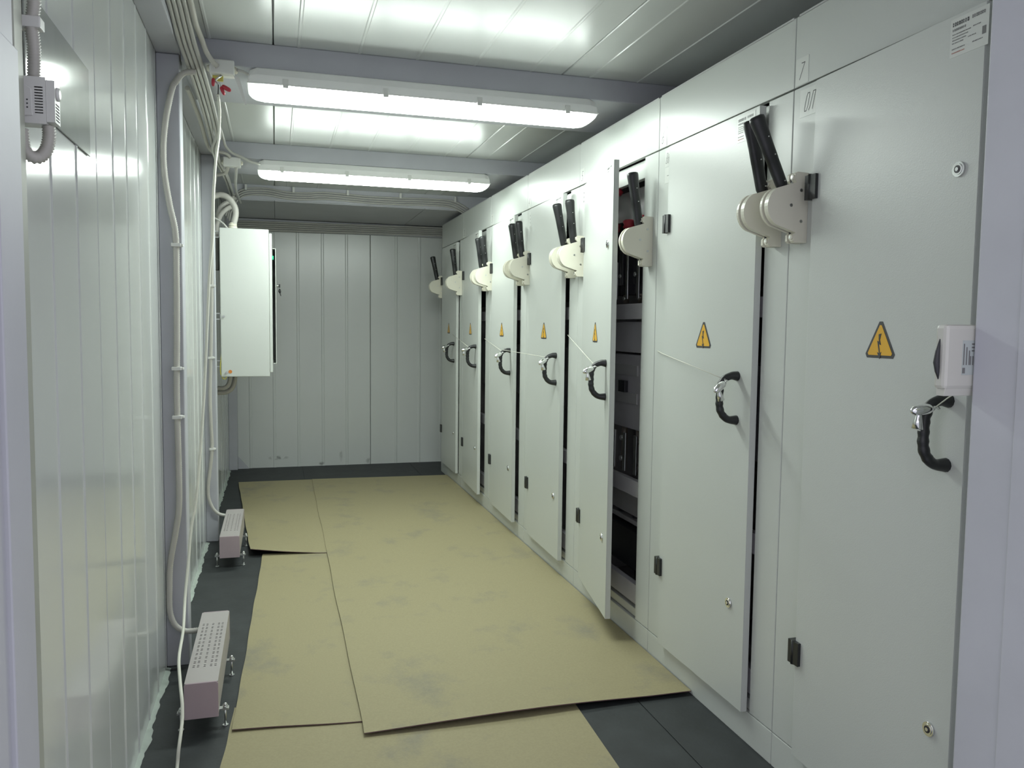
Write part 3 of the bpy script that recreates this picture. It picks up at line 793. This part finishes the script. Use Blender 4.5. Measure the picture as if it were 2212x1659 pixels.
sheet('beige sheet reaching the open end, lying under the sheets beyond it', [(-0.212,1.55),(0.925,1.55),(0.968,2.56),(-0.143,2.77)], 0.0035, lambda u, v: 0, seed=1)
sheet('narrow beige sheet between the big one and the pair of heaters', [(-0.142,2.600),(0.30,2.555),(0.30,4.62),(-0.080,4.62)], 0.0078, lambda u, v: 0.006*max(0, 1-v*22)*(1-u)*0.8, seed=2)
sheet('beige sheet beside the far heater with its near edge curling up', [(-0.144,4.60),(0.30,4.545),(0.30,6.765),(-0.297,6.772)], 0.0120, lambda u, v: 0.034*max(0, 1-v*3.5)**2*max(0, 1-u/0.84)**1.2, seed=3)
sheet('big beige sheet lying along the switchgear plinth', [(0.252,2.462),(1.384,2.470),(1.384,6.70),(0.272,6.757)], 0.0162, lambda u, v: 0.012*max(0, 1-v*14)*math.sin(min(1, u*1.15)*PI)**1.2, nu=40, nv=60, wob=0.003, seed=5)

# ------------------------------------------------------------------ electric heaters by the left wall
def heater():
    t = thing('electric_heater', '', 'heater', (-0.231, 2.925, 0.0), 'electric heaters by the left wall')
    hw, z0, z1, L = 0.049, 0.060, 0.172, 0.325
    r = 0.006
    sec = [(-hw, z0), (hw, z0), (hw, z1-r), (hw-r, z1), (-hw+r, z1), (-hw, z1-r)]
    holes = []
    for x in (-0.033, -0.020, 0.0, 0.020, 0.033):
        for i in range(36):
            if i % 3 == 2: continue
            y = -0.20 + i*0.0115
            holes.append((x-0.0034, x+0.0034, y, y+0.0050))
    perforated_box(MB(), -hw, hw, -L+0.004, L-0.004, z0, z1, 'z+', holes).build('casing', M_HEATER, t)
    MB().tube([(0, -L+0.03, 0.115), (0, L-0.03, 0.115)], 0.012, 10).build('heating_element', M_DARK, t)
    for s in (-1, 1):
        y = s*(L-0.003)
        MB().prism([(a*1.02, z0-0.001+(b-z0)*1.015) for a, b in sec], 'y', y-0.004, y+0.004).build('end_cap', M_MAUVE, t, None, 0.0015)
    for sx in (-1, 1):
        for y in (-0.265, 0.12):
            f = MB()
            f.box(min(sx*hw*0.9, sx*(hw+0.028)), max(sx*hw*0.9, sx*(hw+0.028)), y-0.010, y+0.010, 0.054, 0.0595)
            f.cyl((sx*(hw+0.017), y, 0.0), (sx*(hw+0.017), y, 0.068), 0.0035, 10)
            f.cyl((sx*(hw+0.017), y, 0.0597), (sx*(hw+0.017), y, 0.066), 0.0085, 6)
            f.tube([(sx*(hw+0.017), y, z) for z in (0.066, 0.070, 0.073, 0.0745)], [0.0065, 0.006, 0.004, 0.001], 10)
            f.cyl((sx*(hw+0.017), y, 0.0), (sx*(hw+0.017), y, 0.003), 0.009, 12)
            f.build('foot', M_ZINC, t)
    return t
h1 = heater(); h1['label'] = 'grey slotted electric heater beside the narrow beige sheet, white cord hanging across it'
h2 = copy_tree(h1); h2.location = (-0.241, 4.725, 0.0); h2['label'] = 'grey slotted electric heater beside the curling beige sheet'

# ------------------------------------------------------------------ wall distribution box
b = thing('distribution_box', 'tall grey distribution box on the left wall before the back corner', 'electrical box', (-0.40, 5.35, 0.945))
MB().box(0.072, 0.362, 0.0, 0.70, 0.0, 0.92).build('body', M_BOX, b, None, 0.004)
MB().box(0.363, 0.381, 0.02, 0.70, 0.025, 0.898).build('front_frame', M_BOX, b, None, 0.003)
dl = MB().box(0.400, 0.404, 0.12, 0.66, 0.075, 0.815)          # folded leaf, hinged at its far side, ajar towards the room
dl.box(0.3795, 0.400, 0.655, 0.66, 0.075, 0.815); dl.box(0.3835, 0.400, 0.12, 0.655, 0.811, 0.815); dl.box(0.3835, 0.400, 0.12, 0.655, 0.075, 0.079)
lf = dl.build('door', M_BOX, b, None, 0.001)
k = MB(); k.cyl((0.404, 0.55, 0.595), (0.424, 0.55, 0.595), 0.008, 10, 0); k.box(0.424, 0.432, 0.54, 0.56, 0.583, 0.607, 1)
k.build('lock', [M_ZINC, M_BLACK], lf)
k = MB(); k.tube([(0.428, 0.55, 0.575), (0.428, 0.548, 0.56), (0.430, 0.546, 0.55)], [0.004, 0.009, 0.008], 8); k.tube([(0.430, 0.546, 0.55), (0.436, 0.54, 0.525)], [0.005, 0.002], 6)
k.build('key_fob', M_BLACK, lf)

MB().box(0.3805, 0.3905, 0.09, 0.115, 0.74, 0.765).build('indicator', M_GREENLED, b, None, 0.001)
for z in (0.86, 0.355, 0.06):
    s = MB(); s.box(0.0005, 0.0715, 0.03, 0.06, z, z+0.006); s.box(0.0005, 0.0715, 0.03, 0.06, z+0.036, z+0.042); s.box(0.066, 0.0715, 0.03, 0.06, z, z+0.042)
    s.build('bracket', M_ZINC, b)
g = MB()
for (r, z0, z1, n) in ((0.030, 0.9205, 0.936, 6), (0.024, 0.936, 0.952, 12), (0.018, 0.952, 0.960, 12)):
    g.cyl((0.148, 0.07, z0), (0.148, 0.07, z1), r, n)
g.build('cable_gland', M_CREAM, b)
s = MB(); s.cyl((0.125, -0.0005, 0.032), (0.125, -0.0015, 0.032), 0.011, 16); s.build('earth_sticker', M_ORANGE, b)
s = MB()
for (x, z) in ((0.104, 0.026), (0.090, 0.375)):
    s.cyl((x, 0.0, z), (x, -0.012, z), 0.0035, 8); s.cyl((x, -0.003, z), (x, -0.008, z), 0.008, 6)
s.build('earth_bolt', M_ZINC, b)
MB().tube(spline([(x+0.40, y-5.352, z-0.945) for x, y, z in PATHS['earth_wire']], 0.02), 0.0035, 8).build('earth_wire', M_GREENWIRE, b)

# ------------------------------------------------------------------ junction boxes
def jbox(label, x0, x1, y0, y1, z0, z1):
    t = thing('junction_box', label, 'junction box', ((x0+x1)/2, y1, z0))
    hx = (x1-x0)/2; D = y1-y0; H = z1-z0
    MB().box(-hx, hx, -D*0.6, 0.0, 0, H).build('base', M_WHITE, t, None, 0.004)
    MB().box(-hx-0.001, hx+0.001, -D, -D*0.6-0.0005, -0.001, H+0.001).build('lid', M_WHITE, t, None, 0.005)
    for s in (-1, 1):
        q = MB(); q.tube([(s*hx, -D*0.4, H*0.5), (s*(hx+0.006), -D*0.4, H*0.5), (s*(hx+0.012), -D*0.4, H*0.5)], [0.013, 0.012, 0.008], 12); q.build('grommet', M_CREAM, t)
    return t
jbox('white junction box on the beam end above the red clips', -0.216, -0.134, 3.105, 3.1695, 2.158, 2.2055)
jbox('white junction box on the beam end closer to the back wall', -0.270, -0.180, 4.822, 4.8845, 2.146, 2.196)

# red-handled clips dangling from the first junction box
t = thing('alligator_clip', 'red-handled test clips dangling below the junction box', 'clip', (-0.184, 3.14, 2.10))
def ell(c, d, l, r, mat, name):
    c = Vector(c); d = Vector(d).normalized()
    fr = [0, 0.12, 0.4, 0.75, 0.93, 1.0]; rs = [0.55, 0.9, 1.0, 0.95, 0.7, 0.3]
    return MB().tube([c + d*l*f for f in fr], [r*q for q in rs], 10, 0, True, 0.8).build(name, mat, t)
ell((-0.020, -0.02, 0.042), (-0.05, 0, -1), 0.028, 0.0080, M_RED, 'grip')
ell((0.008, -0.02, 0.018), (0.9, 0, -0.45), 0.034, 0.0080, M_RED, 'grip')
ell((0.004, -0.02, 0.014), (0.45, 0, -1), 0.030, 0.0078, M_RED, 'grip')
q = MB(); q.tube(spline([(0.006, -0.015, 0.055), (-0.008, -0.02, 0.042), (-0.014, -0.02, 0.034), (0.0, -0.02, 0.022), (0.004, -0.02, 0.012)], 0.01), 0.004, 8); q.build('jaw', M_ZINC, t)
q = MB(); q.tube(spline([(-0.004, -0.02, 0.024), (-0.004, -0.02, 0.006), (-0.006, -0.02, -0.02)], 0.01), 0.002, 6); q.build('lead', M_DARK, t)
q = MB(); q.box(-0.024, 0.012, -0.004, 0.004, 0.038, 0.057); q.build('yellow_tag', M_GREENWIRE, t, None, 0.001)
q = MB(); q.add([(-0.136,3.12,2.157),(-0.116,3.12,2.150),(-0.093,3.13,2.062),(-0.099,3.13,2.060)], [(0,1,2,3)])
o = q.build('cable_tie', M_WHITE); md = o.modifiers.new('solidify', 'SOLIDIFY'); md.thickness = 0.002
tag(o, 'loose white cable tie tail beside the junction box and lamp end', 'cable tie')

# ------------------------------------------------------------------ cables and conduits
def wire(name, key, r, mat, label, cat, group=None, corr=False, clips=(), mb=None):
    mb = MB()
    if corr: corrugated(mb, PATHS[key], r, 0.0035, 8, 0.09)
    else: mb.tube(spline(PATHS[key], 0.02), r, 8)
    o = mb.build(name, mat); tag(o, label, cat, group)
    P = spline(PATHS[key], 0.02)
    for f in clips:
        p = P[int(f*(len(P)-1))]; c = MB()
        c.box(p.x-r*1.5, p.x+r*1.5, p.y-r*1.5, p.y+r*1.8, p.z-0.006, p.z+0.006); c.box(p.x+r*1.3, p.x+r*2.2, p.y-r*0.6, p.y+r*1.8, p.z-0.004, p.z+0.004)
        c.build('clip', M_WHITE, o, None, 0.001)
    return o
wire('conduit', 'col1_conduit', 0.0105, M_CONDUIT, 'grey corrugated conduit running down the first column to a heater', 'conduit', None, True, (0.31, 0.52, 0.60))
wire('conduit', 'col2_conduit', 0.0095, M_CONDUIT, 'grey corrugated conduit running down the second column to the far heater', 'conduit', None, True, (0.35, 0.55, 0.80))
wire('power_cord', 'hang_cord', 0.0050, M_CORD, 'long white cord hanging from the first beam down to the floor', 'cord')
for i in range(4):
    wire('cable', 'bundle%d' % i, 0.0072, M_CABLE, ('grey conduit of the corner bundle lying closest to the wall rail', 'grey smooth cable of the corner bundle, second out from the wall rail', 'grey smooth cable of the corner bundle, third out from the wall rail', 'grey conduit of the corner bundle lying farthest from the wall rail')[i], 'cable', 'bundle along the top left corner', i in (0, 3))
cl = MB()
wire('cable', 'to_jb1', 0.0090, M_CONDUIT, 'short grey conduit entering the junction box above the red clips', 'cable', None, True)
wire('cable', 'bay2_conduit', 0.0090, M_CONDUIT, 'grey conduit slanting along the wall top between the two columns', 'cable', None, True)
wire('cable', 'to_fix2', 0.0075, M_CABLE, 'grey cable feeding the lamp closer to the back wall', 'cable')
wire('cable', 'jb2_down', 0.0085, M_CABLE, 'grey cable leaving the second junction box towards the back', 'cable')
for i in range(4):
    wire('cable', 'ceil_cross%d' % i, 0.0062, M_CABLE, ('topmost', 'second from top', 'second from bottom', 'lowest')[i] + ' grey cable of the bunch along the lowered ceiling edge', 'cable', 'cables along the lowered ceiling edge')
for i, (x, z) in enumerate(((-0.201, 2.262), (0.135, 2.262), (0.53, 2.262), (0.929, 2.262), (1.357, 2.258))):
    o = MB().box(x-0.008, x+0.008, 6.308, 6.3345, z-0.012, z+0.026).build('cable_clip', M_WHITE, None, None, 0.001)
    tag(o, 'small white clip on the lowered ceiling edge, ' + ('closest to the distribution box', 'second from the distribution box', 'middle one of the row', 'second from the cabinets', 'closest to the cabinets')[i], 'clip', 'white cable clips')
for i in range(5):
    wire('cable', 'back_cable%d' % i, 0.0075, M_CABLE, ('topmost', 'second from top', 'middle', 'second from bottom', 'lowest')[i] + ' grey cable strung along the lintel above the back wall', 'cable', 'cables along the back lintel')
wire('conduit', 'gland_conduit', 0.0185, M_CONDUIT, 'thick grey conduit arching into the top of the distribution box', 'conduit', None, True)
wire('conduit', 'gland_b1', 0.0150, M_CONDUIT, 'outer of the two bent conduits behind the distribution box top', 'conduit', None, True)
wire('conduit', 'gland_b2', 0.0150, M_CONDUIT, 'inner of the two bent conduits behind the distribution box top', 'conduit', None, True)
wire('cable', 'gland_thin', 0.0055, M_CABLE, 'thin grey cable sloping to the distribution box gland', 'cable')
wire('conduit', 'under1', 0.0130, M_CONDUIT, 'smaller conduit loop under the distribution box', 'conduit', None, True)
wire('conduit', 'under2', 0.0150, M_CONDUIT, 'larger conduit loop under the distribution box', 'conduit', None, True)
o = wire('cable', 'lamp1_lead', 0.0055, M_CABLE, 'short grey lead between the first junction box and the lamp', 'cable')

# ------------------------------------------------------------------ thermostat by the opening, with its corrugated conduits
t = thing('thermostat', 'small white thermostat box mounted beside the opening on the left wall', 'thermostat', (-0.404, 1.50, 1.598))
perforated_box(MB(), 0.010, 0.050, 0.0, 0.036, 0.0, 0.074, 'y-', [(0.034, 0.046, 0.016 + i*0.0045, 0.018 + i*0.0045) for i in range(10)]).build('body', M_WHITE, t)
perforated_box(MB(), 0.0503, 0.063, 0.0015, 0.0345, 0.004, 0.070, 'x+', [(0.006, 0.030, 0.008 + i*0.005, 0.0105 + i*0.005) for i in range(6)]).build('front_cover', M_WHITE, t)
q = MB(); q.prism([(0.0055, 0.068), (0.009, 0.068), (0.030, 0.054), (0.031, 0.012), (0.0055, 0.010)], 'y', -0.0025, -0.0003); q.build('mounting_clip', M_WHITE, t, None, 0.0008)
q = MB()
for z in (0.024, 0.030, 0.036): q.cyl((0.024, -0.0025, z), (0.024, -0.0032, z), 0.0012, 8)
q.build('pin', M_DARK, t)
q = MB(); q.tube([(0.063, 0.018, 0.052), (0.066, 0.018, 0.052), (0.0675, 0.018, 0.052)], [0.011, 0.0105, 0.007], 16); q.build('dial', M_WHITE, t)
q = MB(); q.box(0.0042, 0.0098, -0.02, 0.05, 0.016, 0.060); q.build('rail', M_ZINC, t)
for z in (0.066, 0.042, 0.022, 0.006):
    q = MB(); q.cyl((0.014, -0.003, z), (0.012, -0.012, z), 0.005, 8); q.build('screw', M_ZINC, t)
q = MB(); corrugated(q, [(-0.366,1.505,1.96),(-0.367,1.503,1.87),(-0.3665,1.50,1.79),(-0.371,1.50,1.752),(-0.369,1.502,1.716),(-0.374,1.515,1.6725)], 0.0095, 0.0021, 14, 0.12)
o = q.build('conduit', M_CONDUIT); tag(o, 'ribbed grey conduit coming down into the small thermostat', 'conduit')
q = MB(); q.box(-0.392, -0.356, 1.489, 1.517, 1.746, 1.764); q.box(-0.3995, -0.392, 1.495, 1.511, 1.748, 1.762); q.build('clip', M_WHITE, o, None, 0.002)
q = MB(); corrugated(q, [(-0.355,1.518,1.598),(-0.354,1.516,1.580),(-0.358,1.511,1.558),(-0.366,1.503,1.545),(-0.376,1.496,1.544),(-0.385,1.493,1.556),(-0.387,1.492,1.586)], 0.0095, 0.0021, 14, 0.12)
o = q.build('conduit', M_CONDUIT); tag(o, 'ribbed grey conduit hooking up under the small thermostat', 'conduit')
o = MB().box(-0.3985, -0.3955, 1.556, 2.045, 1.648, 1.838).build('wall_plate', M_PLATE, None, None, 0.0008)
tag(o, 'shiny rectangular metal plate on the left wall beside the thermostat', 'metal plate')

# ------------------------------------------------------------------ white box mounted behind the right-hand jamb
t = thing('control_box', 'white rounded box peeking out behind the right jamb, beside the door handle of cabinet 7', 'electrical box', (1.22, 1.1705, 1.168))
MB().box(-0.079, 0.08, 0.0, 0.026, 0.008, 0.124).build('body', M_BOXWHITE, t, None, 0.007)
MB().prism([(0.002, 0.010), (0.024, 0.010), (0.022, -0.004), (0.005, -0.004)], 'x', -0.074, 0.078).build('base', M_BOXWHITE, t, None, 0.001)
q = MB()
q.tube([(-0.0785, 0.014, 0.026), (-0.082, 0.014, 0.040), (-0.0845, 0.014, 0.056), (-0.083, 0.014, 0.076), (-0.0785, 0.014, 0.098)], [0.001, 0.004, 0.0055, 0.004, 0.001], 10); q.build('lens', M_DARK, t)
q = MB(); q.box(-0.042, 0.02, -0.0006, 0.0, 0.034, 0.096, 0)
for i in range(3): q.box(-0.040+0.006*i, -0.0375+0.006*i, -0.0009, -0.0006, 0.052, 0.090 - 0.006*i, 1)
q.box(-0.041, -0.035, -0.0009, -0.0006, 0.037, 0.047, 1)
for i in range(4): q.box(-0.025+0.005*i, -0.0225+0.005*i, -0.0009, -0.0006, 0.052, 0.068, 1)
for z in (0.076, 0.082, 0.088): q.box(-0.022, -0.016, -0.0009, -0.0006, z, z+0.003, 1)
q.build('rating_label', [M_LABEL2, M_INKGREY], t)
